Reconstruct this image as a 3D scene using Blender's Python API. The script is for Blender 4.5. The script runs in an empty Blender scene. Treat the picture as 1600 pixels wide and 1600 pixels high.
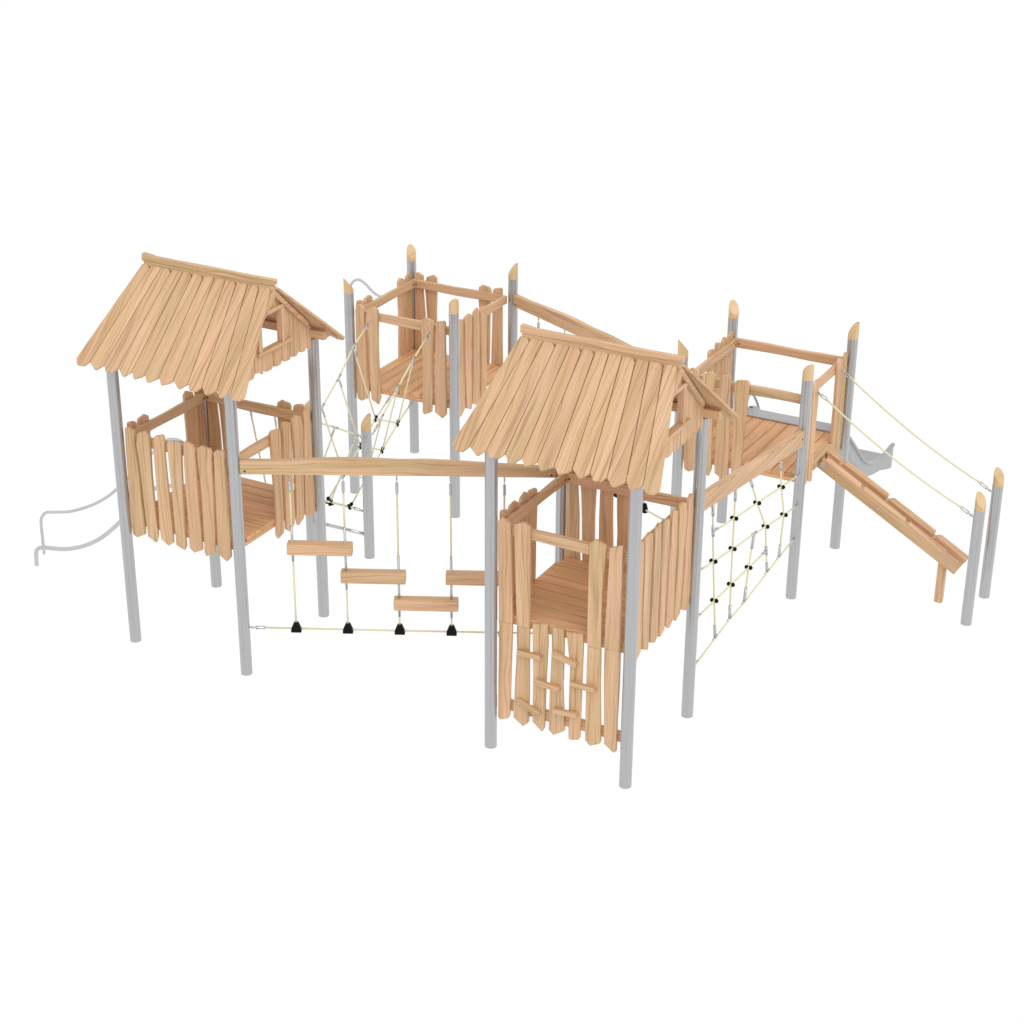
import bpy, bmesh, math, random
from mathutils import Vector, Matrix
R = math.radians
scn = bpy.context.scene
COL = scn.collection
random.seed(7)

# ------------------------------------------------------------------ materials
def new_mat(name):
    m = bpy.data.materials.new(name); m.use_nodes = True
    nt = m.node_tree
    return m, nt, nt.nodes['Principled BSDF']

def math_node(nt, op, a, b=None, c=None):
    n = nt.nodes.new('ShaderNodeMath'); n.operation = op
    for i, v in enumerate((a, b, c)):
        if v is None: continue
        if isinstance(v, (int, float)): n.inputs[i].default_value = v
        else: nt.links.new(v, n.inputs[i])
    return n.outputs[0]

def comb(nt, x, y, z=0.0):
    n = nt.nodes.new('ShaderNodeCombineXYZ')
    for i, v in enumerate((x, y, z)):
        if isinstance(v, (int, float)): n.inputs[i].default_value = v
        else: nt.links.new(v, n.inputs[i])
    return n.outputs[0]

def noise(nt, vec, scale=1.0, detail=2.0, rough=0.5, dist=0.0):
    n = nt.nodes.new('ShaderNodeTexNoise'); n.inputs['Scale'].default_value = scale
    n.inputs['Detail'].default_value = detail; n.inputs['Roughness'].default_value = rough
    n.inputs['Distortion'].default_value = dist
    nt.links.new(vec, n.inputs['Vector'])
    return n.outputs['Fac']

def ramp(nt, fac, stops):
    n = nt.nodes.new('ShaderNodeValToRGB'); cr = n.color_ramp
    while len(cr.elements) < len(stops): cr.elements.new(0.5)
    for e, (p, c) in zip(cr.elements, stops):
        e.position = p; e.color = (*c, 1)
    nt.links.new(fac, n.inputs['Fac'])
    return n.outputs['Color']

def mix(nt, fac, a, b, mode='MIX'):
    n = nt.nodes.new('ShaderNodeMix'); n.data_type = 'RGBA'; n.blend_type = mode
    if isinstance(fac, (int, float)): n.inputs[0].default_value = fac
    else: nt.links.new(fac, n.inputs[0])
    for i, v in ((6, a), (7, b)):
        if isinstance(v, tuple): n.inputs[i].default_value = (*v, 1)
        else: nt.links.new(v, n.inputs[i])
    return n.outputs[2]

def wood_material(name, gain=(1, 1, 1), contrast=1.0):
    m, nt, b = new_mat(name)
    uv = nt.nodes.new('ShaderNodeUVMap'); uv.uv_map = 'UVMap'
    sp = nt.nodes.new('ShaderNodeSeparateXYZ'); nt.links.new(uv.outputs['UV'], sp.inputs[0])
    u, v = sp.outputs[0], sp.outputs[1]
    plank = math_node(nt, 'FLOOR', math_node(nt, 'DIVIDE', u, 10.0))
    wn = nt.nodes.new('ShaderNodeTexWhiteNoise'); wn.noise_dimensions = '1D'
    nt.links.new(plank, wn.inputs['W'])
    rnd = wn.outputs['Value']
    rc = nt.nodes.new('ShaderNodeSeparateColor'); nt.links.new(wn.outputs['Color'], rc.inputs[0])
    # a slow bend of the fibres, then growth rings, streaks and fine fibre
    bend = noise(nt, comb(nt, math_node(nt, 'MULTIPLY', u, 1.5), math_node(nt, 'MULTIPLY', v, 5.0), math_node(nt, 'MULTIPLY', plank, 3.7)), 1.0, 1.5)
    vb = math_node(nt, 'ADD', v, math_node(nt, 'MULTIPLY', math_node(nt, 'SUBTRACT', bend, 0.5), 0.11))
    rings = math_node(nt, 'SINE', math_node(nt, 'MULTIPLY', vb, 520.0))
    rings = math_node(nt, 'MULTIPLY_ADD', rings, 0.5, 0.5)
    streak = noise(nt, comb(nt, math_node(nt, 'MULTIPLY', u, 0.9), math_node(nt, 'MULTIPLY', vb, 46.0), plank), 1.0, 3.0, 0.55)
    broad = noise(nt, comb(nt, math_node(nt, 'MULTIPLY', u, 0.7), math_node(nt, 'MULTIPLY', vb, 11.0), math_node(nt, 'ADD', plank, 40.0)), 1.0, 2.0)
    fibre = noise(nt, comb(nt, math_node(nt, 'MULTIPLY', u, 14.0), math_node(nt, 'MULTIPLY', v, 420.0), plank), 1.0, 2.0)
    col = ramp(nt, broad, [(0.30, (0.567, 0.384, 0.207)), (0.46, (0.647, 0.427, 0.244)), (0.56, (0.676, 0.442, 0.269)), (0.72, (0.741, 0.476, 0.321))])
    dk = ramp(nt, streak, [(0.36, (0.64, 0.57, 0.49)), (0.47, (0.96, 0.95, 0.93)), (0.60, (1.04, 1.04, 1.04))])
    col = mix(nt, 0.75 * contrast, col, dk, 'MULTIPLY')
    mask = ramp(nt, noise(nt, comb(nt, math_node(nt, 'MULTIPLY', u, 0.8), math_node(nt, 'MULTIPLY', v, 7.0), math_node(nt, 'ADD', plank, 9.0)), 1.0, 1.0), [(0.42, (0, 0, 0)), (0.62, (1, 1, 1))])
    rg = ramp(nt, rings, [(0.0, (0.66, 0.58, 0.49)), (0.38, (0.97, 0.96, 0.95)), (1.0, (1.06, 1.06, 1.05))])
    rmix = math_node(nt, 'MULTIPLY_ADD', mask, 0.60 * contrast, 0.2 * contrast)
    col = mix(nt, rmix, col, rg, 'MULTIPLY')
    fb = ramp(nt, fibre, [(0.3, (0.93, 0.91, 0.88)), (0.7, (1.05, 1.05, 1.05))])
    col = mix(nt, 0.7, col, fb, 'MULTIPLY')
    tone = ramp(nt, rnd, [(0.0, (0.95, 0.96, 0.96)), (0.5, (1.0, 1.0, 1.0)), (1.0, (1.05, 1.04, 1.04))])
    col = mix(nt, 1.0, col, tone, 'MULTIPLY')
    tint = ramp(nt, rc.outputs[1], [(0.0, (0.975, 1.01, 0.98)), (1.0, (1.02, 0.988, 1.01))])
    col = mix(nt, 1.0, col, tint, 'MULTIPLY')
    col = mix(nt, 1.0, col, tuple(gain), 'MULTIPLY')
    nt.links.new(col, b.inputs['Base Color'])
    b.inputs['Roughness'].default_value = 0.6
    b.inputs['Specular IOR Level'].default_value = 0.4
    bp = nt.nodes.new('ShaderNodeBump'); bp.inputs['Strength'].default_value = 0.12; bp.inputs['Distance'].default_value = 0.002
    nt.links.new(streak, bp.inputs['Height']); nt.links.new(bp.outputs[0], b.inputs['Normal'])
    return m

def plain(name, col, rough, metal=0.0, spec=0.5, var=0.0, vscale=6.0, stretch=False):
    m, nt, b = new_mat(name)
    b.inputs['Roughness'].default_value = rough
    b.inputs['Metallic'].default_value = metal
    b.inputs['Specular IOR Level'].default_value = spec
    tc = nt.nodes.new('ShaderNodeTexCoord')
    mp = nt.nodes.new('ShaderNodeMapping'); nt.links.new(tc.outputs['Object'], mp.inputs['Vector'])
    if stretch: mp.inputs['Scale'].default_value = (14, 14, 0.4)
    f = noise(nt, mp.outputs[0], vscale, 3.0)
    lo = tuple(c * (1 - var) for c in col); hi = tuple(min(1, c * (1 + var)) for c in col)
    nt.links.new(ramp(nt, f, [(0.35, lo), (0.65, hi)]), b.inputs['Base Color'])
    return m

WOOD = wood_material('larch_wood')
DECKW_BOUNCE = wood_material('deck_wood_bounce_tint', (1.09, 0.965, 0.87))  # same larch, redder gain: warm bounced light painted into the deck colour
CAPW = wood_material('light_cap_wood', (1.04, 1.10, 1.05), 0.35)
ALU = plain('brushed_aluminium', (0.452, 0.455, 0.463), 0.22, 0.75, 0.5, 0.04, 4.0, True)
STEEL = plain('polished_steel_tube', (0.55, 0.555, 0.57), 0.08, 0.95, 0.5, 0.03, 5.0)
SLIDE = plain('satin_steel_sheet', (0.38, 0.384, 0.388), 0.30, 0.75, 0.5, 0.05, 3.0)
PLATE = plain('entry_plate_steel', (0.43, 0.44, 0.445), 0.5, 0.2, 0.5, 0.03, 6.0)
FITTING = plain('stainless_fittings', (0.513, 0.517, 0.532), 0.3, 0.7, 0.5, 0.1, 20.0)
ROPE = plain('cream_rope', (0.720, 0.675, 0.441), 0.8, 0.0, 0.2, 0.05, 60.0)
BLACK = plain('black_plastic', (0.004, 0.004, 0.004), 0.55, 0.0, 0.12, 0.1, 10.0)
BOLT = plain('dark_bolt', (0.05, 0.035, 0.03), 0.5, 0.4, 0.5, 0.1, 10.0)
SCREW = plain('pale_screw_head', (0.507, 0.487, 0.487), 0.35, 0.6, 0.5, 0.1, 10.0)

# ------------------------------------------------------------------ mesh builder
_pl = [0]
class MB:
    def __init__(s): s.v = []; s.f = []; s.uv = []; s.sm = []
    def face(s, pts, uvs, smooth=False):
        i = len(s.v); s.v += [Vector(p) for p in pts]; s.f.append(tuple(range(i, i + len(pts)))); s.uv.append(uvs); s.sm.append(smooth)
    def prism(s, out, O, A, B, N, th, grain='b'):
        """extrude outline (a,b) lying in the A,B plane along N; N points outwards from the near face at 0 to th"""
        O, A, B, N = Vector(O), Vector(A), Vector(B), Vector(N)
        _pl[0] += 1; k = _pl[0] * 10 + 3.0; ko = random.uniform(0, 40)
        area = sum(out[i][0] * out[(i + 1) % len(out)][1] - out[(i + 1) % len(out)][0] * out[i][1] for i in range(len(out)))
        if area < 0: out = out[::-1]
        flip = A.cross(B).dot(N) < 0
        base = len(s.v); n = len(out)
        s.v += [O + A * a + B * b for a, b in out] + [O + A * a + B * b + N * th for a, b in out]
        def uv(i):
            a, b = out[i % n]; d = th if i >= n else 0.0
            g, c = (b, a) if grain == 'b' else (a, b)
            return (g + k, c + d + ko)
        def add(idx):
            if flip: idx = idx[::-1]
            s.f.append(tuple(base + j for j in idx)); s.uv.append([uv(j) for j in idx]); s.sm.append(False)
        add(list(range(n))[::-1]); add([n + j for j in range(n)])
        for j in range(n):
            q = (j + 1) % n
            add([j, q, n + q, n + j])
    def box(s, x0, x1, y0, y1, z0, z1, grain='x'):
        d = (x1 - x0, y1 - y0, z1 - z0)
        if grain == 'x': s.prism([(0, 0), (d[0], 0), (d[0], d[2]), (0, d[2])], (x0, y0, z0), (1, 0, 0), (0, 0, 1), (0, 1, 0), d[1], 'a')
        elif grain == 'y': s.prism([(0, 0), (d[1], 0), (d[1], d[2]), (0, d[2])], (x0, y0, z0), (0, 1, 0), (0, 0, 1), (1, 0, 0), d[0], 'a')
        else: s.prism([(0, 0), (d[0], 0), (d[0], d[2]), (0, d[2])], (x0, y0, z0), (1, 0, 0), (0, 0, 1), (0, 1, 0), d[1], 'b')
    def tube(s, path, r, seg=10, cap=True, r2=None):
        path = [Vector(p) for p in path]; n = len(path)
        rs = [r if r2 is None else r + (r2 - r) * i / (n - 1) for i in range(n)]
        t = (path[1] - path[0]).normalized()
        ref = Vector((0, 0, 1)) if abs(t.z) < 0.9 else Vector((1, 0, 0))
        nrm = t.cross(ref).normalized()
        base = len(s.v); L = 0; Ls = []
        for i, p in enumerate(path):
            if i == 0: t2 = (path[1] - p).normalized()
            elif i == n - 1: t2 = (p - path[i - 1]).normalized()
            else: t2 = ((path[i + 1] - p).normalized() + (p - path[i - 1]).normalized()).normalized()
            nrm = (nrm - t2 * nrm.dot(t2)).normalized(); bi = t2.cross(nrm)
            if i: L += (p - path[i - 1]).length
            Ls.append(L)
            for j in range(seg):
                a = 2 * math.pi * j / seg
                s.v.append(p + (nrm * math.cos(a) + bi * math.sin(a)) * rs[i])
        for i in range(n - 1):
            for j in range(seg):
                q = (j + 1) % seg
                s.f.append((base + i * seg + j, base + i * seg + q, base + (i + 1) * seg + q, base + (i + 1) * seg + j))
                s.uv.append([(Ls[i], j / seg), (Ls[i], (j + 1) / seg), (Ls[i + 1], (j + 1) / seg), (Ls[i + 1], j / seg)]); s.sm.append(True)
        if cap:
            s.f.append(tuple(base + j for j in range(seg))[::-1]); s.uv.append([(0, 0)] * seg); s.sm.append(False)
            s.f.append(tuple(base + (n - 1) * seg + j for j in range(seg))); s.uv.append([(0, 0)] * seg); s.sm.append(False)
    def ball(s, c, r, seg=12, rings=7, sc=(1, 1, 1)):
        c = Vector(c); base = len(s.v)
        for i in range(1, rings):
            th = math.pi * i / rings
            for j in range(seg):
                a = 2 * math.pi * j / seg
                s.v.append(c + Vector((math.sin(th) * math.cos(a) * r * sc[0], math.sin(th) * math.sin(a) * r * sc[1], math.cos(th) * r * sc[2])))
        top = len(s.v); s.v.append(c + Vector((0, 0, r * sc[2]))); s.v.append(c - Vector((0, 0, r * sc[2])))
        def add(t): s.f.append(t); s.uv.append([(0, 0)] * len(t)); s.sm.append(True)
        for i in range(rings - 2):
            for j in range(seg):
                q = (j + 1) % seg; a = base + i * seg
                add((a + j, a + seg + j, a + seg + q, a + q))
        for j in range(seg):
            q = (j + 1) % seg
            add((top, base + j, base + q)); add((top + 1, base + (rings - 2) * seg + q, base + (rings - 2) * seg + j))
    def build(s, name, mat, parent=None, bevel=0.0, seg=2):
        off = Vector((0, 0, 0))
        if parent:
            p = parent
            while p.parent: p = p.parent
            off = Vector(p.location)
        me = bpy.data.meshes.new(name)
        me.from_pydata([tuple(v - off) for v in s.v], [], s.f)
        uvl = me.uv_layers.new(name='UVMap'); i = 0
        for fuv in s.uv:
            for c in fuv: uvl.data[i].uv = c; i += 1
        for p_, sm in zip(me.polygons, s.sm): p_.use_smooth = sm
        me.materials.append(mat); me.validate(); me.update()
        o = bpy.data.objects.new(name, me); COL.objects.link(o)
        if parent: o.parent = parent
        if bevel > 0:
            md = o.modifiers.new('edge_rounding', 'BEVEL'); md.width = bevel; md.segments = seg
            md.limit_method = 'ANGLE'; md.angle_limit = R(35); md.harden_normals = False; md.use_clamp_overlap = True
        return o

def thing(name, label, cat, loc, group=None):
    o = bpy.data.objects.new(name, None); COL.objects.link(o); o.empty_display_size = 0.2
    o.location = loc; o['label'] = label; o['category'] = cat
    if group: o['group'] = group
    return o
PICK=[[(0.077,2.304),(0.113,2.321),(0.179,2.290),(0.177,2.097),(0.196,1.822),(0.200,1.560),(0.216,1.369),(0.216,1.215),(0.120,1.159),(0.070,1.180),(0.052,1.300),(0.053,1.486),(0.066,1.793),(0.068,2.094)],
[(0.229,2.281),(0.318,2.322),(0.365,2.285),(0.363,2.137),(0.354,1.857),(0.358,1.657),(0.364,1.404),(0.373,1.252),(0.347,1.158),(0.253,1.203),(0.242,1.376),(0.233,1.547),(0.227,1.789),(0.216,2.026),(0.200,2.162)],
[(0.415,2.276),(0.434,2.294),(0.521,2.322),(0.535,2.291),(0.530,2.113),(0.536,1.857),(0.545,1.638),(0.554,1.418),(0.553,1.203),(0.497,1.158),(0.410,1.209),(0.403,1.321),(0.407,1.567),(0.403,1.827),(0.404,2.086)],
[(0.576,2.250),(0.595,2.279),(0.708,2.298),(0.734,2.274),(0.726,2.116),(0.718,1.877),(0.703,1.634),(0.700,1.391),(0.708,1.209),(0.686,1.158),(0.592,1.191),(0.590,1.365),(0.588,1.547),(0.589,1.759),(0.580,1.906),(0.573,2.122)],
[(0.765,2.290),(0.788,2.319),(0.868,2.292),(0.887,2.248),(0.884,2.071),(0.881,1.824),(0.885,1.596),(0.894,1.416),(0.895,1.208),(0.800,1.160),(0.747,1.198),(0.751,1.393),(0.752,1.545),(0.750,1.795),(0.752,2.092)],
[(0.928,2.276),(0.974,2.310),(1.071,2.292),(1.083,2.260),(1.071,2.063),(1.067,1.866),(1.065,1.617),(1.061,1.416),(1.041,1.208),(0.947,1.160),(0.927,1.190),(0.931,1.385),(0.935,1.587),(0.935,1.807),(0.928,2.003),(0.920,2.177)],
[(1.113,2.267),(1.131,2.293),(1.214,2.312),(1.229,2.291),(1.227,2.107),(1.229,1.902),(1.229,1.675),(1.236,1.457),(1.231,1.214),(1.182,1.156),(1.086,1.219),(1.090,1.422),(1.093,1.624),(1.100,1.824),(1.104,2.070)],
]
WTOP=[[(0.058,2.268),(0.093,2.311),(0.175,2.271),(0.185,1.954),(0.203,1.300),(0.072,1.300),(0.059,1.923)],
[(0.215,2.271),(0.308,2.313),(0.366,2.286),(0.372,1.769),(0.372,1.300),(0.247,1.300),(0.231,1.733)],
[(0.935,2.267),(0.989,2.313),(1.085,2.280),(1.075,2.059),(1.060,1.828),(1.064,1.281),(0.936,1.281),(0.931,1.563),(0.930,2.023)],
[(1.121,2.267),(1.239,2.314),(1.241,2.100),(1.241,1.760),(1.245,1.300),(1.098,1.300),(1.098,1.491),(1.110,1.840)],
]
WLOW=[[(0.072,1.298),(0.203,1.298),(0.191,0.796),(0.182,0.372),(0.170,0.328),(0.090,0.292),(0.065,0.313),(0.067,0.762)],
[(0.247,1.298),(0.372,1.298),(0.371,1.089),(0.376,0.603),(0.371,0.341),(0.317,0.287),(0.219,0.358),(0.232,0.685),(0.249,1.056)],
[(0.401,1.337),(0.412,1.358),(0.547,1.388),(0.554,1.199),(0.539,0.773),(0.534,0.339),(0.511,0.289),(0.413,0.366),(0.413,0.859)],
[(0.589,1.357),(0.606,1.374),(0.705,1.377),(0.711,1.183),(0.707,0.821),(0.731,0.361),(0.625,0.289),(0.576,0.333),(0.581,0.785),(0.594,1.151)],
[(0.734,1.361),(0.890,1.379),(0.896,1.233),(0.891,0.873),(0.886,0.334),(0.869,0.313),(0.786,0.288),(0.774,0.312),(0.771,0.718),(0.776,1.021)],
[(0.936,1.279),(1.064,1.279),(1.069,0.924),(1.089,0.364),(1.080,0.337),(0.988,0.290),(0.937,0.337),(0.935,0.886)],
[(1.098,1.298),(1.245,1.298),(1.248,0.975),(1.240,0.612),(1.241,0.306),(1.216,0.288),(1.123,0.350),(1.103,0.934)],
]

PR = 0.056          # post radius
PR_IN = 0.0525
def post_outline():
    pts = []
    N = 90
    for i in range(N):
        a = 2 * math.pi * i / N
        d = min(abs(((math.degrees(a) - c + 180) % 360) - 180) for c in (22, 32, 112, 122, 202, 212, 292, 302))
        r = PR_IN + 0.0012 if d < 2.1 else PR
        pts.append((r * math.cos(a), r * math.sin(a)))
    return pts
PO = post_outline()

def post(parent, x, y, h, cap=None, name='post'):
    m = MB(); m.prism(PO, (x, y, 0), (1, 0, 0), (0, 1, 0), (0, 0, 1), h)
    o = m.build(name, ALU, parent)
    if cap:
        d = Vector((cap[0], cap[1], 0)).normalized()
        c = MB(); n = 32; r = PR * 0.985
        lo = [Vector((x + r * math.cos(2 * math.pi * i / n), y + r * math.sin(2 * math.pi * i / n), h)) for i in range(n)]
        up = [p + Vector((0, 0, 0.114 - 1.24 * (p - Vector((x, y, h))).dot(d))) for p in lo]
        k0 = random.randint(500, 900) * 10
        for i in range(n):
            q = (i + 1) % n
            c.face([lo[i], lo[q], up[q], up[i]], [(0 + k0 + 3, i * .011), (k0 + 3, i * .011 + .011), (k0 + 3 + .12, i * .011 + .011), (k0 + 3 + .12, i * .011)], False)
        c.face(up, [(k0 + 3 + .3 * (p.z - h), (p - lo[0]).length * .5) for p in up], False)
        oc = c.build('cap', CAPW, o)
        bm_ = bmesh.new(); bm_.from_mesh(oc.data); bmesh.ops.remove_doubles(bm_, verts=bm_.verts, dist=1e-5); bm_.to_mesh(oc.data); bm_.free()
        md = oc.modifiers.new('edge_rounding', 'BEVEL'); md.width = .007; md.segments = 3; md.limit_method = 'ANGLE'; md.angle_limit = R(35)
    return o

def catmull(pts, n=8):
    P = [Vector(p) for p in pts]; P = [P[0] * 2 - P[1]] + P + [P[-1] * 2 - P[-2]]; out = []
    for i in range(1, len(P) - 2):
        for k in range(n):
            t = k / n
            out.append(0.5 * ((2 * P[i]) + (P[i + 1] - P[i - 1]) * t + (2 * P[i - 1] - 5 * P[i] + 4 * P[i + 1] - P[i + 2]) * t * t + (3 * P[i] - P[i - 1] - 3 * P[i + 1] + P[i + 2]) * t ** 3))
    out.append(P[-2]); return out

def xpanel(parent, X, Y, idx, side, name='picket_panel', outs=None):
    """upright boards on the front (side=-1) or back (+1) of a tower at X, Y"""
    m = MB()
    for i in idx:
        o = (outs or PICK)[i]
        y = Y + 0.014 if side < 0 else Y + 1.35 - 0.014
        j = random.uniform(-0.002, 0.002)
        m.prism([(a, b + random.uniform(-.002, .002)) for a, b in o], (X, y + j, 0), (1, 0, 0), (0, 0, 1), (0, 1 if side < 0 else -1, 0), 0.031)
    return m.build(name, WOOD, parent, 0.005)

def ypanel(parent, X, Y, idx, side, name='picket_panel'):
    m = MB()
    for i in idx:
        o = PICK[i]
        x = X + 0.014 if side < 0 else X + 1.35 - 0.014
        j = random.uniform(-0.002, 0.002)
        m.prism([(a, b + random.uniform(-.002, .002)) for a, b in o], (x + j, Y + 1.35, 0), (0, -1, 0), (0, 0, 1), (1 if side < 0 else -1, 0, 0), 0.031)
    return m.build(name, WOOD, parent, 0.005)

def wavy(x0, x1, z0, z1, amp=0.004, n=9):
    top = []; bot = []
    a, b = random.uniform(0, 6), random.uniform(0, 6)
    for i in range(n + 1):
        x = x0 + (x1 - x0) * i / n
        top.append((x, z1 + amp * math.sin(a + i * 1.1))); bot.append((x, z0 + amp * math.sin(b + i * 0.9)))
    return bot + top[::-1]

def rails(parent, X, Y):
    Z0, Z1 = 2.14, 2.238
    I0, I1 = 0.047, 0.092
    for s in (-1, 1):
        m = MB(); y = Y + I0 if s < 0 else Y + 1.35 - I1
        m.prism(wavy(I0, 1.35 - I0, Z0, Z1), (X, y, 0), (1, 0, 0), (0, 0, 1), (0, 1, 0), I1 - I0, 'a')
        r = m.build('rail', WOOD, parent, 0.007)
        for bx in (0.115, 1.235):
            b = MB(); yy = y + (I1 - I0) * (1 if s < 0 else 0); n = 0.004 if s < 0 else -0.004
            b.tube([(X + bx, yy - n, Z0 + .045), (X + bx, yy + n, Z0 + .045)], 0.009, 8)
            b.build('bolt', BOLT, r)
        m = MB(); x = X + I0 if s < 0 else X + 1.35 - I1
        m.prism(wavy(I1 + .001, 1.35 - I1 - .001, Z0 + .001, Z1 - .001), (x, Y, 0), (0, 1, 0), (0, 0, 1), (1, 0, 0), I1 - I0, 'a')
        r = m.build('rail', WOOD, parent, 0.007)
        for by in (0.125, 1.225):
            b = MB(); xx = x + (I1 - I0) * (1 if s < 0 else 0); n = 0.004 if s < 0 else -0.004
            b.tube([(xx - n, Y + by, Z0 + .045), (xx + n, Y + by, Z0 + .045)], 0.009, 8)
            b.build('bolt', BOLT, r)

def deck(parent, X, Y, along):
    m = MB(); e0, e1 = 0.046, 1.304; n = 9; w = (e1 - e0) / n
    for i in range(n):
        a0, a1 = e0 + i * w + 0.0035, e0 + (i + 1) * w - 0.0035
        c0 = e0 + (0.035 if i in (0, n - 1) else 0); c1 = e1 - (0.035 if i in (0, n - 1) else 0)
        if along == 'x': m.box(X + c0, X + c1, Y + a0, Y + a1, 1.330, 1.372, 'x')
        else: m.box(X + a0, X + a1, Y + c0, Y + c1, 1.330, 1.372, 'y')
    m.build('deck', DECKW_BOUNCE, parent, 0.003)
    m = MB()
    f0, f1 = 0.05, 0.09
    m.box(X + f0, X + 1.35 - f0, Y + f0, Y + f1, 1.282, 1.328, 'x')
    m.box(X + f0, X + 1.35 - f0, Y + 1.35 - f1, Y + 1.35 - f0, 1.282, 1.328, 'x')
    m.box(X + f0, X + f1, Y + f1 + .001, Y + 1.35 - f1 - .001, 1.2825, 1.3275, 'y')
    m.box(X + 1.35 - f1, X + 1.35 - f0, Y + f1 + .001, Y + 1.35 - f1 - .001, 1.2825, 1.3275, 'y')
    m.box(X + .655, X + .695, Y + f1 + .001, Y + 1.35 - f1 - .001, 1.283, 1.3275, 'y')
    m.build('deck_frame', DECKW_BOUNCE, parent, 0.004)

XT = [-0.088, 0.018, 0.140, 0.265, 0.391, 0.512, 0.633, 0.757, 0.878, 1.010, 1.129, 1.260, 1.384]
XB = [-0.293, -0.130, 0.036, 0.209, 0.367, 0.515, 0.674, 0.838, 1.000, 1.154, 1.324, 1.477, 1.628]
TIPS = [(.45, 'w'), (.6, 'p'), (.5, 'w'), (.55, 'p'), (.3, 'l'), (.4, 'p'), (.3, 'l'), (.55, 'p'), (.45, 'w'), (.45, 'p'), (.4, 'p'), (.3, 'w')]
RDG_Z, SL = 3.722, Vector((0, -0.777, -0.700)).normalized()

def roof_slope(parent, X, Y, side):
    m = MB(); g = 0.0037
    for i in range(12):
        if side < 0: t0, t1 = XT[i] + g, XT[i + 1] - g; b0, b1 = XB[i] + g, XB[i + 1] - g
        else: t0, t1 = 1.35 - XT[i + 1] + g, 1.35 - XT[i] - g; b0, b1 = 1.35 - XB[i + 1] + g, 1.35 - XB[i] - g
        w = b1 - b0; f, kind = TIPS[i]
        L0 = (1.098 if side < 0 else 1.055) + random.uniform(-.006, .006)
        if kind == 'w': tip = [(b1 - .25 * w, L0 + .052), (b0 + .28 * w, L0 + .055)]
        elif kind == 'p': tip = [(b0 + (f + .07) * w, L0 + .060), (b0 + (f - .07) * w, L0 + .060)]
        else: tip = [(b1 - .2 * w, L0 + .030), (b0 + .35 * w, L0 + .060)]
        cut = [.040, .005, .046, .006, .048, .046, .018, .006, .042, .016, .034, .010][i]
        top = [(t0 + .003, 0.004), (t1 - cut * .8, 0.004), (t1, 0.004 + cut * .9)]
        mid = lambda a, b, t: a + (b - a) * t
        wob = lambda: random.uniform(-.0015, .0015)
        right = [(mid(t1, b1, .33) + wob(), L0 * .33), (mid(t1, b1, .66) + wob(), L0 * .66)]
        left = [(mid(t0, b0, .66) + wob(), L0 * .66), (mid(t0, b0, .33) + wob(), L0 * .33)]
        out = top + right + [(b1, L0)] + tip + [(b0, L0 - .004)] + left
        if side < 0: m.prism(out, (X, Y + 0.66, RDG_Z), (1, 0, 0), SL, (0, .700 / 1.0458, -.777 / 1.0458), 0.022)
        else: m.prism(out, (X, Y + 0.69, RDG_Z + .018), (1, 0, 0), (0, -SL.y, SL.z), (0, -.700 / 1.0458, -.777 / 1.0458), 0.022)
    lin = [(-.06, .03), (1.37, .03), (1.56, 1.03), (-.22, 1.03)]
    if side < 0: m.prism([(a, b) for a, b in lin], (X, Y + 0.66 + .0228 * .669, RDG_Z - .0228 * .743), (1, 0, 0), SL, (0, .700 / 1.0458, -.777 / 1.0458), 0.008)
    else: m.prism([(1.35 - a, b) for a, b in lin], (X, Y + 0.69 - .0228 * .669, RDG_Z + .018 - .0228 * .743), (1, 0, 0), (0, -SL.y, SL.z), (0, -.700 / 1.0458, -.777 / 1.0458), 0.008)
    o = m.build('roof_slope', WOOD, parent, 0.002)
    if side < 0 and X > 1:
        for i, t, k in ((1, .90, .4), (2, .93, .6), (4, .91, .5), (7, .90, .35), (7, .905, .7), (8, .92, .6), (9, .91, .4), (9, .915, .75), (6, .06, .5), (8, .05, .6), (10, .06, .5), (11, .05, .4)):
            x = (XT[i] + (XT[i + 1] - XT[i]) * k) * (1 - t) + (XB[i] + (XB[i + 1] - XB[i]) * k) * t
            nn = Vector((0, -.700, .777)).normalized()
            p = Vector((X + x, Y + 0.66, RDG_Z)) + SL * (t * 1.1)
            s = MB(); s.tube([p - nn * .002, p + nn * .0015], 0.0055, 8); s.build('screw', SCREW, o)
    return o

def under(y):  # underside of the roof boards over the tower, y measured from the front posts
    return RDG_Z - 0.901 * (abs(y - 0.675) - 0.015) - 0.036

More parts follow.
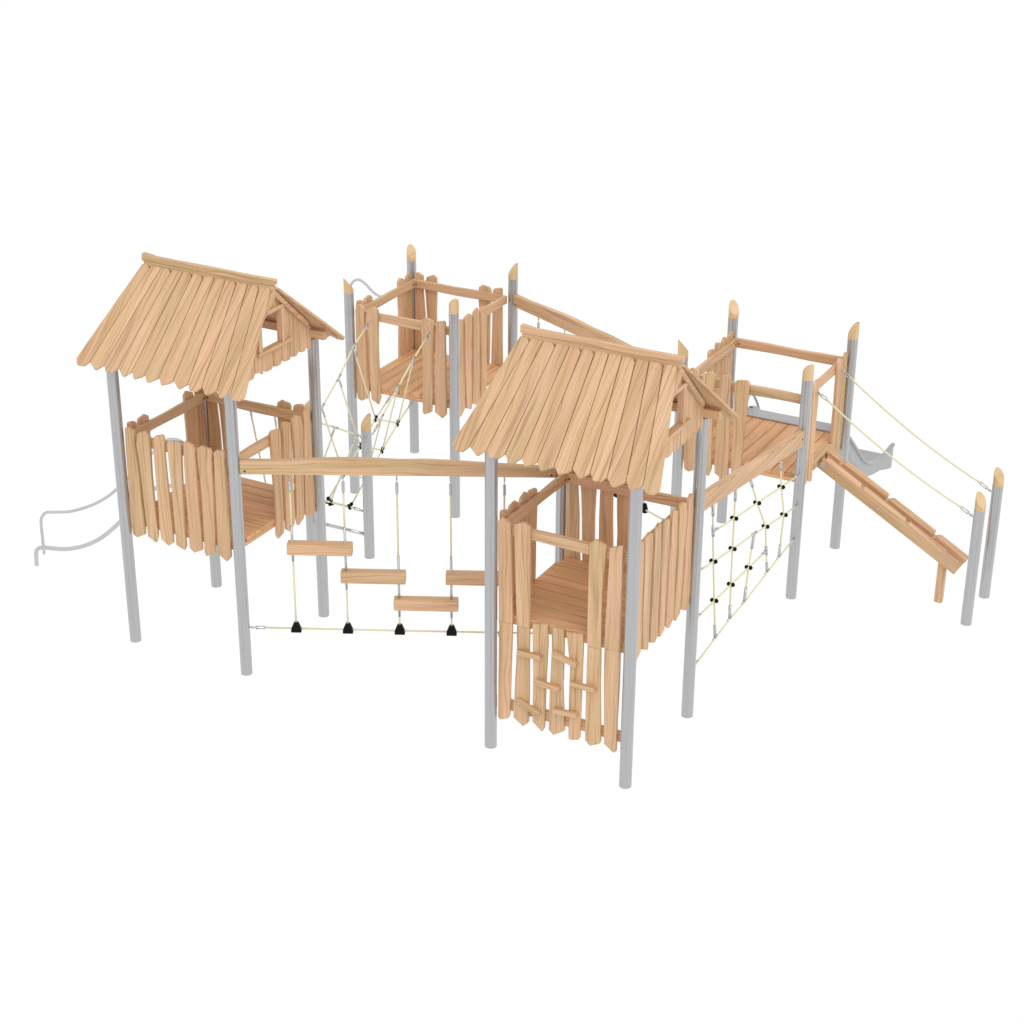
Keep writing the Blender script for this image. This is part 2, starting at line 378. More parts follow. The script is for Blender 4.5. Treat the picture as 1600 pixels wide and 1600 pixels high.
def gable(parent, X, Y, side, window):
    x = X + 1.360 if side > 0 else X - 0.035
    ed = [0.075, 0.165, 0.262, 0.352, 0.482, 0.638, 0.794, 0.930, 1.076, 1.205, 1.275]
    m = MB()
    for i in range(len(ed) - 1):
        a, b = ed[i] + .003, ed[i + 1] - .003; w = b - a
        zl = 2.985
        tipz = [(b, zl), (b - .35 * w, 2.943), (a + .2 * w, 2.95), (a, zl - .01)] if i % 3 else [(b, zl - .02), (b - .15 * w, 2.942), (a + .3 * w, 2.945), (a, zl)]
        ztop = [(a, under(a) - .004), (b, under(b) - .004)]
        if a < .675 < b: ztop = [(a, under(a) - .004), (.675, under(.675) - .004), (b, under(b) - .004)]
        if window and b > .46 and a < .775:
            wz0, wz1 = 3.165, 3.495
            c, d = a, b
            if a < .455: m.prism([(a, tipz[-1][1])] + [(.452, zl - .02), (.452, under(.452) - .004), (a, under(a) - .004)], (x, Y, 0), (0, 1, 0), (0, 0, 1), (1, 0, 0), .025); c = .455
            if b > .775: m.prism([(.778, zl - .02), (b, zl), (b, under(b) - .004), (.778, under(.778) - .004)], (x, Y, 0), (0, 1, 0), (0, 0, 1), (1, 0, 0), .025); d = .775
            m.prism([(c, zl - .01), (c + .3 * (d - c), 2.945), (d - .15 * (d - c), 2.943), (d, zl - .02), (d, wz0), (c, wz0)], (x, Y, 0), (0, 1, 0), (0, 0, 1), (1, 0, 0), .025)
            zt = [(d, under(d) - .004), (c, under(c) - .004)]
            if c < .675 < d: zt.insert(1, (.675, under(.675) - .004))
            m.prism([(c, wz1), (d, wz1)] + zt, (x, Y, 0), (0, 1, 0), (0, 0, 1), (1, 0, 0), .025)
        else:
            m.prism(tipz[::-1] + ztop[::-1], (x, Y, 0), (0, 1, 0), (0, 0, 1), (1, 0, 0), .025)
    o = m.build('gable', WOOD, parent, 0.003)
    if window:
        f = MB(); xf = x + .0255
        f.prism([(.404, 3.168), (.4565, 3.168), (.4565, under(.4565) - .012), (.404, under(.404) - .012)], (x - .012, Y, 0), (0, 1, 0), (0, 0, 1), (1, 0, 0), xf + .036 - x, 'b')
        f.box(x - .012, xf + .024, Y + .7735, Y + .826, 3.168, 3.494, 'z')
        f.prism([(.468, 3.4945), (.835, 3.4945), (.835, 3.532), (.505, 3.532), (.468, 3.498)], (x - .013, Y, 0), (0, 1, 0), (0, 0, 1), (1, 0, 0), xf + .039 - x, 'a')
        f.build('window_frame', WOOD, o, .003)
        f = MB(); f.box(x - .013, xf + .032, Y + .385, Y + .925, 3.132, 3.1675, 'y')
        f.build('window_sill', WOOD, o, .003)
    # rafters
    xr = x + .0255 if side > 0 else x - .0405
    for s in (-1, 1):
        r = MB()
        pts = [(0.003, -.004), (.515, -.004 - .515 * .901), (.515, -.058 - .515 * .901), (0.003, -.068)]
        r.prism(pts, (xr, Y + .675, under(.675) + .004), (0, s, 0), (0, 0, 1), (1, 0, 0), .040, 'a')
        r.build('rafter', WOOD, parent, .004)

def roof(parent, X, Y):
    for s in (-1, 1): roof_slope(parent, X, Y, s)
    m = MB()
    top = [(-.083, 3.822), (-.05, 3.822), (.06, 3.806), (.3, 3.804), (.7, 3.806), (1.1, 3.801), (1.433, 3.804)]
    m.prism([(-.083, 3.750), (.3, 3.753), (.8, 3.748), (1.430, 3.751)] + top[::-1], (X, Y + .652, 0), (1, 0, 0), (0, 0, 1), (0, 1, 0), .052, 'a')
    m.build('ridge_beam', WOOD, parent, .005)
    m = MB(); m.box(X - .07, X + 1.415, Y + .661, Y + .689, 3.69, 3.7485, 'x'); m.build('ridge_board', WOOD, parent, .002)
    for y in (0.0, 1.35):
        m = MB(); y0 = 1.262 if y else .032; m.box(X - .19, X + 1.54, Y + y0, Y + y0 + .056, 3.045, 3.128, 'x')
        m.build('wall_plate', WOOD, parent, .006)
    gable(parent, X, Y, 1, True); gable(parent, X, Y, -1, False)

def tower(name, label, cat, X, Y, h, along, capped, grp):
    t = thing(name, label, cat, (X + .675, Y + .675, 0), grp)
    c = (X + .675, Y + .675)
    for dx, dy in ((0, 0), (1.35, 0), (1.35, 1.35), (0, 1.35)):
        post(t, X + dx, Y + dy, h, (.675 - dx, .675 - dy) if capped else None)
    deck(t, X, Y, along); rails(t, X, Y)
    return t

# four towers on a 4.05 m grid
TA = tower('roofed_play_tower', 'roofed wooden play tower farthest left, beside the curved steel slide bars', 'play tower', 0, 0, 3.015, 'x', False, 'play towers with pitched plank roofs')
xpanel(TA, 0, 0, range(7), -1); ypanel(TA, 0, 0, (0, 1, 2, 3), 1); ypanel(TA, 0, 0, (0, 1), -1); ypanel(TA, 0, 0, (5, 6), -1)
xpanel(TA, 0, 0, (0, 1), 1); xpanel(TA, 0, 0, (5, 6), 1); roof(TA, 0, 0)
TB = tower('open_play_tower', 'open roofless play tower at the back left with four slant-cut capped posts', 'play tower', 0, 4.05, 2.437, 'y', True, 'play towers without a roof')
xpanel(TB, 0, 4.05, (0, 1), -1); xpanel(TB, 0, 4.05, (5, 6), -1); xpanel(TB, 0, 4.05, (0, 1), 1); xpanel(TB, 0, 4.05, (5, 6), 1)
ypanel(TB, 0, 4.05, (3, 4, 5, 6), 1); ypanel(TB, 0, 4.05, (0, 1), -1); ypanel(TB, 0, 4.05, (5, 6), -1)
TC = tower('roofed_play_tower', 'roofed wooden play tower nearest the front, with a plank climbing wall below its deck', 'play tower', 4.05, 0, 3.015, 'x', False, 'play towers with pitched plank roofs')
xpanel(TC, 4.05, 0, (0, 1), -1, outs=WTOP); xpanel(TC, 4.05, 0, (2, 3), -1, outs=WTOP)
xpanel(TC, 4.05, 0, (0, 1, 2, 3), 1); ypanel(TC, 4.05, 0, range(7), 1); ypanel(TC, 4.05, 0, (3, 4, 5, 6), -1); roof(TC, 4.05, 0)
cw = xpanel(TC, 4.05, 0, range(7), -1, 'climbing_wall', WLOW)
m = MB(); m.prism(wavy(.055, 1.295, .395, .497), (4.05, .0455, 0), (1, 0, 0), (0, 0, 1), (0, 1, 0), .04, 'a'); m.build('cross_rail', WOOD, cw, .006)
for (x0, z0), (x1, z1) in (((.270, 1.050), (.500, 1.058)), ((.615, 1.135), (.850, 1.080)), ((.455, .808), (.685, .785)), ((.795, .882), (1.035, .885)), ((.265, .560), (.500, .480)), ((.632, .560), (.865, .580))):
    d = Vector((x1 - x0, 0, z1 - z0)); L = d.length; d.normalize(); up = Vector((-d.z, 0, d.x))
    m = MB(); m.prism([(0, -.022), (L, -.022), (L, .026), (0, .026)], (4.05 + x0, -.032, z0), d, up, (0, 1, 0), .0455, 'a')
    h = m.build('foothold', WOOD, cw, .007)
    for k in (.14, .82):
        s = MB(); p = Vector((4.05 + x0, -.032, z0)) + d * (L * k); s.tube([p + Vector((0, .002, 0)), p - Vector((0, .002, 0))], .007, 8)
        s.build('screw', SCREW, cw)
TD = tower('open_play_tower', 'open play tower at the right, between the slide and the log ramp', 'play tower', 4.05, 4.05, 2.443, 'y', True, 'play towers without a roof')
xpanel(TD, 4.05, 4.05, (0, 1, 2, 3), -1); ypanel(TD, 4.05, 4.05, (0, 1, 2, 3), -1)
ypanel(TD, 4.05, 4.05, (0, 1), 1); ypanel(TD, 4.05, 4.05, (5, 6), 1)

# ------------------------------------------------------------------ ropes and fittings
def turnbuckle(parent, a, b, name='turnbuckle'):
    """small open-body shackle between a (fixed end) and b (rope end)"""
    a, b = Vector(a), Vector(b); d = (b - a).normalized(); L = (b - a).length
    s = d.cross(Vector((0, 0, 1))); s = s.normalized() if s.length > .01 else Vector((1, 0, 0))
    t = d.cross(s).normalized()
    m = MB()
    m.tube([a, a + d * L * .42], .0045, 8)
    c = a + d * L * .2; n = 12
    ring = [c + d * (math.cos(2 * math.pi * i / n) * .016) + t * (math.sin(2 * math.pi * i / n) * .011) for i in range(n + 1)]
    m.tube(ring, .0045, 6, False)
    for k in (-1, 1):
        m.tube([a + d * L * .42 + t * (.013 * k), b + t * (.013 * k)], .006, 8)
    m.tube([a + d * L * .42 - t * .013, a + d * L * .42 + t * .013], .006, 6)
    m.tube([b - t * .013, b + t * .013], .006, 6)
    return m.build(name, FITTING, parent)

def ferrule(parent, a, b, r=.0148, name='ferrule'):
    m = MB(); m.tube([a, b], r, 10); return m.build(name, FITTING, parent)

def rope(parent, pts, r=.0092, name='rope'):
    m = MB(); m.tube(pts, r, 8); return m.build(name, ROPE, parent)

def knot(parent, p, ax=(1, 0, 0), r=.0215, name='rope_clamp'):
    p = Vector(p); ax = Vector(ax).normalized(); m = MB()
    m.ball(p + ax * .021, r); m.ball(p - ax * .021, r); m.tube([p - ax * .02, p + ax * .02], .012, 8)
    return m.build(name, BLACK, parent)

# ------------------------------------------------------------------ step bridges
def bridge(label, P0, P1, grp):
    P0, P1 = Vector(P0), Vector(P1); u = (P1 - P0).normalized(); L = (P1 - P0).length; w = Vector((-u.y, u.x, 0))
    t = thing('step_bridge', label, 'rope bridge', (P0 + P1) / 2, grp)
    at = lambda s, z, o=0.0: P0 + u * s + w * o + Vector((0, 0, z))
    m = MB()
    top = [(.052, 2.258), (.35, 2.262), (.65, 2.278), (.95, 2.292), (1.2, 2.296), (1.5, 2.284), (1.8, 2.292), (2.1, 2.280), (2.4, 2.264), (2.7, 2.252), (L - .052, 2.248)]
    bot = [(.052, 2.122), (.6, 2.128), (1.2, 2.132), (1.8, 2.140), (2.4, 2.142), (L - .052, 2.146)]
    m.prism(bot + top[::-1], at(0, 0, -.036), u, (0, 0, 1), w, .072, 'a')
    bm = m.build('beam', WOOD, t, .012, 3)
    for s, z in ((.10, 2.158), (L - .10, 2.175)):
        b = MB(); b.tube([at(s, z, -.034), at(s, z, -.039)], .010, 8); b.build('bolt', BOLT, bm)
    Z = [1.366, 1.080, .800, 1.084]
    lo = .505
    for k in range(5):
        s = .503 + .496 * k
        steps = [i for i in (k - 1, k) if 0 <= i < 4]
        zt = max(Z[i] for i in steps) + .057; zb = min(Z[i] for i in steps) - .057
        f = MB(); f.tube([at(s, 2.150), at(s, 2.085)], .008, 8); f.tube([at(s, 2.09), at(s, 2.045)], .004, 6)
        f.tube([at(s, 2.052), at(s, 2.035), at(s, 1.965), at(s, 1.950)], .015, 10); f.build('turnbuckle', FITTING, t)
        rope(t, [at(s, 1.955), at(s, zt + .15)])
        f = MB(); f.tube([at(s, zt + .165), at(s, zb - .085)], .0125, 10)
        for i in steps: f.tube([at(s, Z[i] - .066), at(s, Z[i] - .054)], .034, 12)
        f.build('tube', FITTING, t)
        rope(t, [at(s, zb - .08), at(s, lo + .05)])
        c = MB(); c.prism([(-.050, -.036), (.050, -.036), (.048, -.002), (.020, .064), (-.020, .064), (-.048, -.002)], at(s, lo, -.028), u, (0, 0, 1), w, .056, 'a')
        c.build('rope_clamp', BLACK, t, .006)
    for i, z in enumerate(Z):
        s0 = .455 + .495 * i
        m = MB(); m.prism([(0, -.056), (.612, -.056), (.612, .056), (0, .056)], at(s0, z, -.055), u, (0, 0, 1), w, .11, 'a')
        m.build('step', WOOD, t, .009)
    turnbuckle(t, at(.055, lo), at(.20, lo)); turnbuckle(t, at(L - .055, lo), at(L - .20, lo))
    rope(t, [at(.195, lo), at(L / 2, lo - .004), at(L - .195, lo)], .0095, 'foot_rope')
    return t
bridge('step bridge hanging from a wavy beam between the two roofed towers at the front', (1.35, 0, 0), (4.05, 1.35, 0), 'beams with hanging step bridges')
bridge('step bridge hanging from a beam at the back, mostly hidden behind the front roof', (1.35, 5.4, 0), (4.05, 4.05, 0), 'beams with hanging step bridges')

# ------------------------------------------------------------------ climbing net under the sloping beam
NT = thing('climbing_net', 'cream rope climbing net with black clamps under a sloping beam at the right', 'climbing net', (5.4, 2.7, 0))
m = MB()
m.prism([(1.402, 2.085), (2.0, 2.010), (2.7, 1.915), (3.4, 1.825), (4.0, 1.745), (4.0, 1.915), (3.5, 1.975), (2.9, 2.052), (2.2, 2.150), (1.7, 2.218), (1.402, 2.248)], (5.365, 0, 0), (0, 1, 0), (0, 0, 1), (1, 0, 0), .07, 'a')
bm = m.build('beam', WOOD, NT, .012, 3)
b = MB(); b.tube([(5.433, 3.93, 1.845), (5.439, 3.93, 1.845)], .010, 8); b.build('bolt', BOLT, bm)
NX = 5.4
ND = dict(a0=(1.702, 2.03), b0=(2.251, 1.965), c0=(2.62, 1.915), d0=(3.43, 1.80), a1=(1.741, 1.745), b1=(2.257, 1.661), c1=(2.847, 1.580), d1=(3.50, 1.488), r1=(3.961, 1.431),
 a2=(1.793, 1.416), b2=(2.265, 1.340), e2=(2.822, 1.261), c2=(3.129, 1.209), d2=(3.643, 1.123), r2=(3.979, 1.082), l2=(1.47, 1.465),
 a3=(1.872, .970), b3=(2.277, .955), m3=(2.729, .935), c3=(3.195, .917), l3=(1.47, .984),
 a4=(1.947, .533), b4=(2.302, .571), m4=(2.666, .585), c4=(3.265, .645), d4=(3.582, .674), r4=(3.985, .703), l4=(1.47, .480))
N3 = {k: Vector((NX, v[0], v[1])) for k, v in ND.items()}
for ch in (('a0', 'a1', 'a2', 'a3', 'a4'), ('b0', 'b1', 'b2', 'b3', 'b4'), ('c0', 'c1', 'c2', 'c3', 'c4'), ('d0', 'd1', 'd2', 'd4'), ('e2', 'm3', 'm4')):
    rope(NT, [N3[k] for k in ch])
for ch in (('a1', 'b1', 'c1', 'd1', 'r1'), ('l2', 'a2', 'b2', 'e2', 'c2', 'd2', 'r2'), ('l3', 'a3', 'b3', 'm3', 'c3'), ('l4', 'a4', 'b4', 'm4', 'c4', 'd4', 'r4')):
    rope(NT, [N3[k] + Vector((.004, 0, 0)) for k in ch])
for k in ('b1', 'c1', 'd1', 'a2', 'b2', 'c2', 'd2', 'a3', 'b3', 'm3'): knot(NT, N3[k])
def lerp(a, b, d):
    return a + (b - a).normalized() * d
for a, b, L in (('a0', 'a1', .12), ('b0', 'b1', .12), ('c0', 'c1', .12), ('d0', 'd1', .12), ('a4', 'a3', .15), ('b4', 'b3', .15), ('m4', 'm3', .15), ('c4', 'c3', .12), ('d4', 'd2', .13), ('e2', 'm3', .15), ('a1', 'b1', .10), ('c3', 'm3', .10)):
    ferrule(NT, N3[a], lerp(N3[a], N3[b], L))
for k, ax in (('a1', 'a2'), ('e2', 'b2'), ('c3', 'c4')):
    d = (N3[ax] - N3[k]).normalized() * .055; ferrule(NT, N3[k] - d, N3[k] + d)
for k, ax in (('a4', 'b4'), ('b4', 'm4'), ('m4', 'c4'), ('c4', 'd4'), ('d4', 'r4')):
    d = (N3[ax] - N3[k]).normalized() * .05; ferrule(NT, N3[k] - d, N3[k] + d, .0125)
for k, p in (('a0', (1.690, 2.135)), ('b0', (2.245, 2.07)), ('c0', (2.605, 2.015)), ('d0', (3.42, 1.905))):
    f = MB(); f.tube([(NX, *p), N3[k]], .006, 8); f.ball(N3[k] + Vector((0, 0, .03)), .012); f.build('hook', FITTING, NT)
for a, b, y in (('r1', 'd1', 4.0), ('r2', 'd2', 4.0), ('r4', 'd4', 4.0), ('l2', 'a2', 1.4), ('l3', 'a3', 1.4), ('l4', 'a4', 1.4)):
    d = (N3[b] - N3[a]).normalized(); e = N3[a] - d * abs(abs(y - N3[a].y) + .01)
    ferrule(NT, N3[a], N3[a] + d * .07, .0115); f = MB(); f.tube([e, N3[a]], .006, 8); f.build('hook', FITTING, NT)

# ------------------------------------------------------------------ net walkway between the two left towers
NW = thing('rope_net_walkway', 'sagging rope net walkway on two short capped posts between the left towers', 'rope bridge', (.675, 2.7, 0))
post(NW, .30, 2.70, 1.5, (-.6, -.8)); post(NW, 1.051, 2.702, 1.5, (-.6, -.8))
m = MB(); m.tube([(.34, 2.7, .263), (1.01, 2.7, .263)], .019, 12); m.build('crossbar', STEEL, NW)
for s in (1, -1):
    Y = lambda y: y if s > 0 else 5.4 - y
    V = lambda x, y, z: Vector((x, Y(y), z))
    hl = [V(.289, 4.035, 2.165), V(.283, 3.68, 1.972), V(.322, 3.31, 1.738), V(.332, 2.95, 1.520), V(.318, 2.765, 1.415)]
    hr = [V(1.057, 4.035, 2.170), V(1.045, 3.68, 1.956), V(1.068, 3.31, 1.754), V(1.085, 2.95, 1.545), V(1.092, 2.755, 1.425)]
    fl = [V(.502, 4.09, 1.296), V(.498, 3.757, 1.130), V(.511, 3.41, .932), V(.516, 3.05, .735), V(.52 if s > 0 else .59, 2.715, .553)]
    fr = [V(.796, 4.09, 1.300), V(.789, 3.757, 1.135), V(.797, 3.41, .942), V(.805, 3.05, .742), V(.819, 2.715, .553)]
    for h in (hl, hr):
        turnbuckle(NW, h[0], lerp(h[0], h[1], .13)); turnbuckle(NW, h[-1], lerp(h[-1], h[-2], .13))
        rope(NW, [lerp(h[0], h[1], .12)] + h[1:-1] + [lerp(h[-1], h[-2], .12)], .0098, 'hand_rope')
        for i in (1, 2, 3):
            d = (h[i + 1] - h[i - 1]).normalized() * .055; ferrule(NW, h[i] - d, h[i] + d, .0125)
    for f in (fl, fr):
        rope(NW, [lerp(f[0], f[1], .08)] + f[1:], .0095, 'foot_rope')
        turnbuckle(NW, f[0], lerp(f[0], f[1], .12))
        for i in (1, 2, 3, 4): knot(NW, f[i], (0, .5, .8) if i < 4 else (0, s * .6, .8))
    for i in (1, 2, 3):
        rope(NW, [fl[i], fr[i]], .0085, 'cross_rope')
        for h, f in ((hl, fl), (hr, fr)):
            rope(NW, [h[i] - Vector((0, 0, .02)), f[i]], .0085, 'side_rope')
            ferrule(NW, lerp(h[i], f[i], .02), lerp(h[i], f[i], .11), .011)
m = MB(); m.tube([(.47, 2.7, .548), (.88, 2.7, .545)], .012, 8); m.build('cross_rope', ROPE, NW)
turnbuckle(NW, (.352, 2.7, .55), (.47, 2.7, .548)); turnbuckle(NW, (1.0, 2.7, .535), (.87, 2.7, .545))

# ------------------------------------------------------------------ steel slide bars, fire pole
SB = thing('slide_bars', 'pair of curved steel slide bars coming down at the far left of the roofed tower', 'slide bars', (-1.0, .9, 0))
near = [(-1.967, .793, 0), (-1.963, .793, .08), (-1.955, .793, .155), (-1.925, .793, .205), (-1.865, .793, .236), (-1.78, .793, .252), (-1.53, .793, .298), (-1.26, .793, .405), (-1.01, .793, .565), (-.75, .793, .805), (-.50, .793, 1.075), (-.28, .80, 1.275), (-.10, .80, 1.35), (.049, .80, 1.352)]
m = MB(); m.tube(catmull(near, 6), .0235, 16); m.build('slide_rail', STEEL, SB)
far = [(-2.083, 1.045, 0), (-2.081, 1.045, .2), (-2.078, 1.045, .38), (-2.045, 1.045, .465), (-1.982, 1.045, .520), (-1.88, 1.045, .545), (-1.646, 1.045, .609), (-1.371, 1.045, .735), (-1.142, 1.045, .881), (-.974, 1.045, 1.025), (-.70, 1.045, 1.30), (-.477, 1.045, 1.53), (-.32, 1.045, 1.69), (-.20, 1.045, 1.748), (-.09, 1.045, 1.745), (-.025, 1.045, 1.68), (.0, 1.045, 1.55), (.018, 1.045, 1.48)]
m = MB(); m.tube(catmull(far, 6), .0172, 14); m.build('hand_rail', STEEL, SB)
FP = thing('fire_pole', 'thin steel fire pole with a curved top behind the back left tower', 'fire pole', (-.6, 4.97, 0))
pl = [(-.60, 4.97, 0), (-.60, 4.97, 1.0), (-.60, 4.97, 1.9), (-.602, 4.98, 2.08), (-.565, 4.99, 2.19), (-.485, 5.0, 2.236), (-.39, 5.0, 2.20), (-.28, 4.98, 2.13), (-.16, 4.95, 2.10), (-.05, 4.92, 2.13), (.047, 4.90, 2.185)]
m = MB(); m.tube(catmull(pl, 6), .0168, 14); m.build('pole', STEEL, FP)

# ------------------------------------------------------------------ slide behind the right tower
SLD = thing('slide', 'wide grey steel slide running down behind the open tower at the right', 'slide', (4.75, 6.6, 0))
RIM = [(5.52, 1.41), (5.65, 1.365), (5.82, 1.255), (6.1, 1.040), (6.43, .767), (6.71, .532), (6.95, .395), (7.18, .325), (7.42, .288), (7.60, .280), (7.72, .288)]
path = catmull([(4.75, y, z) for y, z in RIM], 5)
def chute(parent):
    m = MB(); secs = []; n0 = len(path)
    for i, p in enumerate(path):
        e = max(0.0, (p.y - 7.2) / .55); k = 1 + .085 * e * e; up = .055 * e * e; dn = .185 + .09 * max(0, e - .45) / .55; bd = .135 - .02 * e
        prof = [(-.500, -.035 + up), (-.500, -.006 + up), (-.485, up), (-.468, up), (-.452, -.012 + up), (-.448, -bd + .03), (-.425, -bd), (0, -bd), (.425, -bd), (.448, -bd + .03), (.452, -.012 + up), (.468, up), (.485, up), (.500, -.006 + up), (.500, -.035 + up),
                (.476 + .012 * e, -.045 + up), (.472 + .012 * e, -dn), (.440, -dn - .02), (.40, -bd - .03), (-.40, -bd - .03), (-.440, -dn - .02), (-.472 - .012 * e, -dn), (-.476 - .012 * e, -.045 + up)]
        secs.append([p + Vector((x * k, 0, z)) for x, z in prof])
    n = len(secs[0])
    # rolled lip at the exit
    last = secs[-1]
    secs.append([v + Vector((0, .035, .0)) for v in last])
    for i in range(len(secs) - 1):
        for j in range(n):
            q = (j + 1) % n
            m.face([secs[i][j], secs[i][q], secs[i + 1][q], secs[i + 1][j]], [(0, 0)] * 4, False)
    m.face(secs[0][::-1], [(0, 0)] * n); m.face(secs[-1], [(0, 0)] * n)
    o = m.build('chute', SLIDE, parent)
    bm_ = bmesh.new(); bm_.from_mesh(o.data); bmesh.ops.remove_doubles(bm_, verts=bm_.verts, dist=1e-5); bmesh.ops.recalc_face_normals(bm_, faces=bm_.faces)
    for f in bm_.faces: f.smooth = True
    bm_.to_mesh(o.data); bm_.free(); o.data.set_sharp_from_angle(angle=R(32))
chute(SLD)
m = MB(); m.box(4.16, 5.262, 5.309, 5.515, 1.376, 1.392, 'x'); m.build('entry_plate', PLATE, SLD, .002)
for x in (4.245, 5.245):
    m = MB(); m.tube(catmull([(x, 5.47, 1.38), (x, 5.45, 1.45), (x, 5.48, 1.515), (x, 5.55, 1.53), (x, 5.64, 1.49), (x, 5.75, 1.38), (x, 5.85, 1.24)], 6), .017, 12); m.build('handle', STEEL, SLD)
# feet under the chute
for x, y, z in ((4.45, 7.1, .22), (5.05, 7.1, .22)):
    m = MB(); m.tube([(x, y, 0), (x, y, z)], .02, 12); m.build('leg', STEEL, SLD)

# ------------------------------------------------------------------ log ramp
RP = thing('log_ramp', 'sloping notched log ramp leading up to the right tower', 'ramp', (6.2, 4.73, 0))
Q0, Q1 = Vector((5.385, 0, 1.272)), Vector((6.935, 0, .398)); rd = (Q1 - Q0).normalized(); ru = Vector((-rd.z, 0, rd.x)); RL = (Q1 - Q0).length
def pt(s, y, h): return Q0 + rd * s + ru * h + Vector((0, y, 0))
def log(parent, s0, s1, prof, name, tip0=0.0, tip1=0.0, bev=.006):
    """length of timber with section prof [(y,h)] whose ends may be cut to a blunt tip"""
    _pl[0] += 1; k = _pl[0] * 10 + 2; m = MB(); n = len(prof)
    cy = sum(p[0] for p in prof) / n; hb = min(p[1] for p in prof); ht = max(p[1] for p in prof)
    def ring(s, cut):
        out = []
        for y, h in prof:
            f = (h - hb) / (ht - hb)
            out.append(pt(s + cut * f, y, h))
        return out
    A, B = ring(s0, tip0), ring(s1, -tip1)
    per = [0]
    for i in range(n): per.append(per[-1] + math.dist(prof[i], prof[(i + 1) % n]))
    for i in range(n):
        q = (i + 1) % n
        m.face([A[i], A[q], B[q], B[i]], [(k + s0, per[i]), (k + s0, per[i + 1]), (k + s1, per[i + 1]), (k + s1, per[i])])
    m.face(A[::-1], [(k, c[0]) for c in prof[::-1]]); m.face(B, [(k + .5, c[0] + .3) for c in prof])
    o = m.build(name, WOOD, parent, 0)
    b_ = bmesh.new(); b_.from_mesh(o.data); bmesh.ops.remove_doubles(b_, verts=b_.verts, dist=1e-5); bmesh.ops.recalc_face_normals(b_, faces=b_.faces); b_.to_mesh(o.data); b_.free()
    md = o.modifiers.new('edge_rounding', 'BEVEL'); md.width = bev; md.segments = 2; md.angle_limit = R(25)
    return o
log(RP, .0, RL, [(4.60, 0), (4.60, .105), (4.625, .118), (4.66, .112), (4.70, .075), (4.70, 0)], 'side_log')
log(RP, .02, RL - .04, [(4.703, 0), (4.703, .062), (4.797, .062), (4.797, 0)], 'tread')
log(RP, .0, RL + .01, [(4.80, 0), (4.80, .075), (4.83, .092), (4.86, .095), (4.875, .08), (4.875, 0)], 'side_log')
for s0, s1 in ((.03, .50), (.515, 1.08), (1.095, RL - .18)):
    log(RP, s0, s1, [(4.603, .1065), (4.606, .128), (4.635, .148), (4.662, .142), (4.690, .116), (4.680, .1015)], 'foot_rail', .0, .035, .005)
for s0, s1 in ((-.05, .155), (.165, .765), (.775, 1.375), (1.385, RL + .02)):
    log(RP, s0, s1, [(4.803, .0775), (4.800, .112), (4.826, .140), (4.858, .142), (4.877, .118), (4.874, .083)], 'foot_rail', .05, .012, .005)
m = MB(); m.box(6.742, 6.826, 4.665, 4.745, 0, .50, 'z'); m.build('leg', WOOD, RP, .012)
for s, h in ((.76, .06), (1.52, .075), (1.63, .085), (1.655, .05)):
    b = MB(); p = pt(s, 4.60, h); b.tube([p + Vector((0, .003, 0)), p - Vector((0, .005, 0))], .010, 10); b.build('bolt', SCREW, RP)
m = MB(); p = pt(.045, 4.597, .075); m.tube([p + Vector((-.02, -.015, 0)), p + Vector((-.02, .02, 0))], .030, 16); m.build('bracket', SCREW, RP)
m = MB(); m.box(5.312, 5.40, 4.46, 5.02, 1.285, 1.378, 'y'); m.build('sill', WOOD, RP, .01)

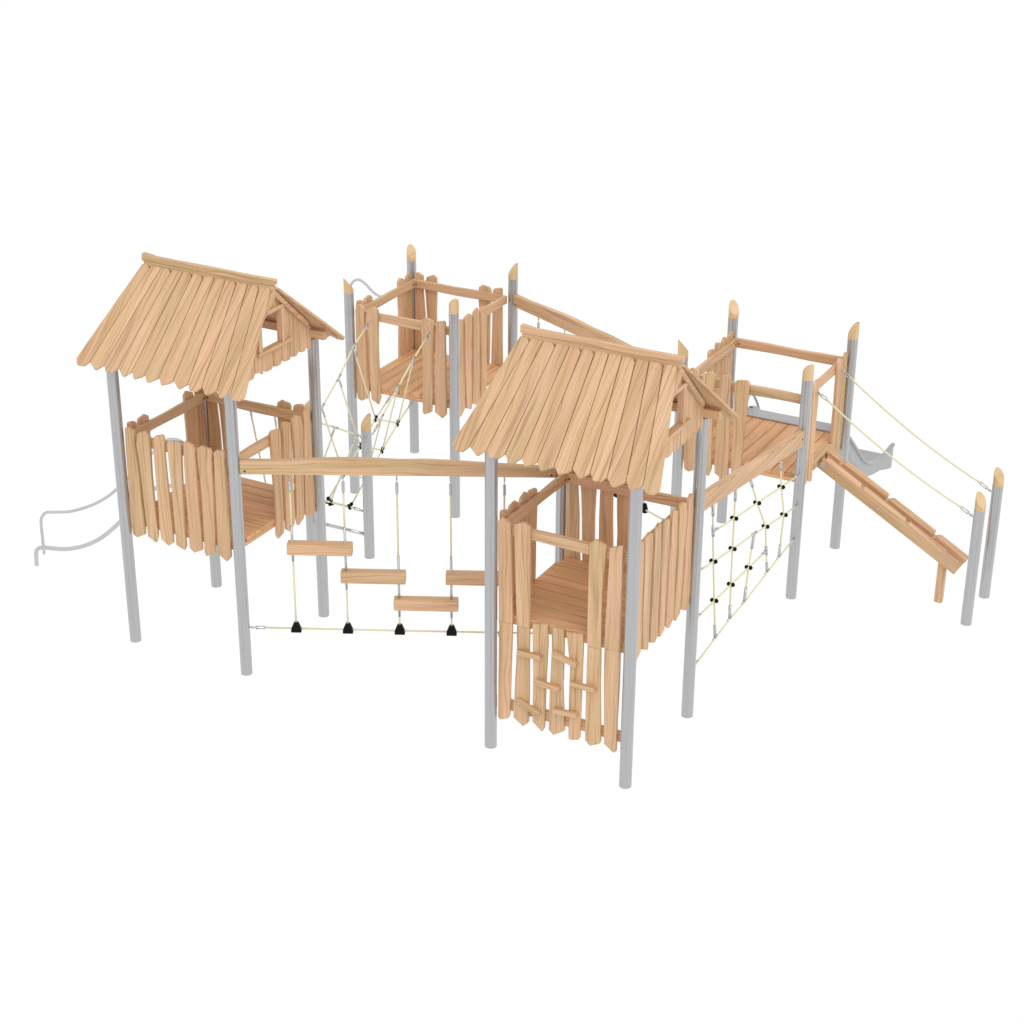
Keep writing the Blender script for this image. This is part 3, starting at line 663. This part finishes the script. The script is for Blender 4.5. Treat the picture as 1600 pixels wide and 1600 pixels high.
# ------------------------------------------------------------------ handrail posts of the ramp
for x, y, ya, lab in ((7.173, 4.378, 4.392, 'nearer of two short capped posts at the foot of the ramp'), (7.169, 5.055, 5.100, 'farther of two short capped posts at the foot of the ramp')):
    t = thing('handrail_post', lab, 'post', (x, y, 0), 'hand rope posts beside the ramp')
    post(t, x, y, 1.282, (.8, -.6))
    e = Vector((x - PR, y, 1.190)); a = Vector((5.395, ya, 2.185)); d = (e - a).normalized()
    turnbuckle(t, e, e - d * .15); turnbuckle(t, a, a + d * .12)
    s0, s1 = a + d * .115, e - d * .145
    rope(t, [s0.lerp(s1, i / 14) - Vector((0, 0, .055 * 4 * (i / 14) * (1 - i / 14))) for i in range(15)], .0098, 'hand_rope')

# ------------------------------------------------------------------ surroundings, light, camera
# the photograph shows no surface at all: the set stands in plain white surroundings that light it evenly
w = bpy.data.worlds.new('World'); scn.world = w; w.use_nodes = True
bg = w.node_tree.nodes['Background']; bg.inputs['Color'].default_value = (1, 1, 1, 1); bg.inputs['Strength'].default_value = 1.02
sun = bpy.data.lights.new('softbox_sun', 'SUN'); sun.energy = .8; sun.angle = R(40); sun.color = (1.0, .985, .965)
so = bpy.data.objects.new('softbox_sun', sun); COL.objects.link(so)
so.rotation_euler = Vector((-.62, .48, -.80)).to_track_quat('-Z', 'Y').to_euler()

CAM = Vector((11.208581575780592, -12.979703876378112, 9.360340384296814))
X_ = Vector((0.8799071876556953, 0.47510070804548926, 0.006531334206719981)); U_ = Vector((-0.2083801746270291, 0.3735027107948891, 0.9039211402834201)); F_ = Vector((-0.4270141027346216, 0.7967277089718572, -0.42764928834525356))
cd = bpy.data.cameras.new('camera'); co = bpy.data.objects.new('camera', cd); COL.objects.link(co)
cd.sensor_width = 36; cd.sensor_fit = 'HORIZONTAL'; cd.lens = 2992.8947 / 1600 * 36; cd.clip_end = 1000; cd.clip_start = .1
co.matrix_world = Matrix(((X_.x, U_.x, -F_.x, CAM.x), (X_.y, U_.y, -F_.y, CAM.y), (X_.z, U_.z, -F_.z, CAM.z), (0, 0, 0, 1)))
scn.camera = co
scn.render.engine = 'CYCLES'
scn.cycles.max_bounces = 8; scn.cycles.diffuse_bounces = 5
scn.view_settings.view_transform = 'Standard'; scn.view_settings.look = 'None'
scn.view_settings.exposure = 0; scn.view_settings.gamma = 1; scn.view_settings.use_curve_mapping = False
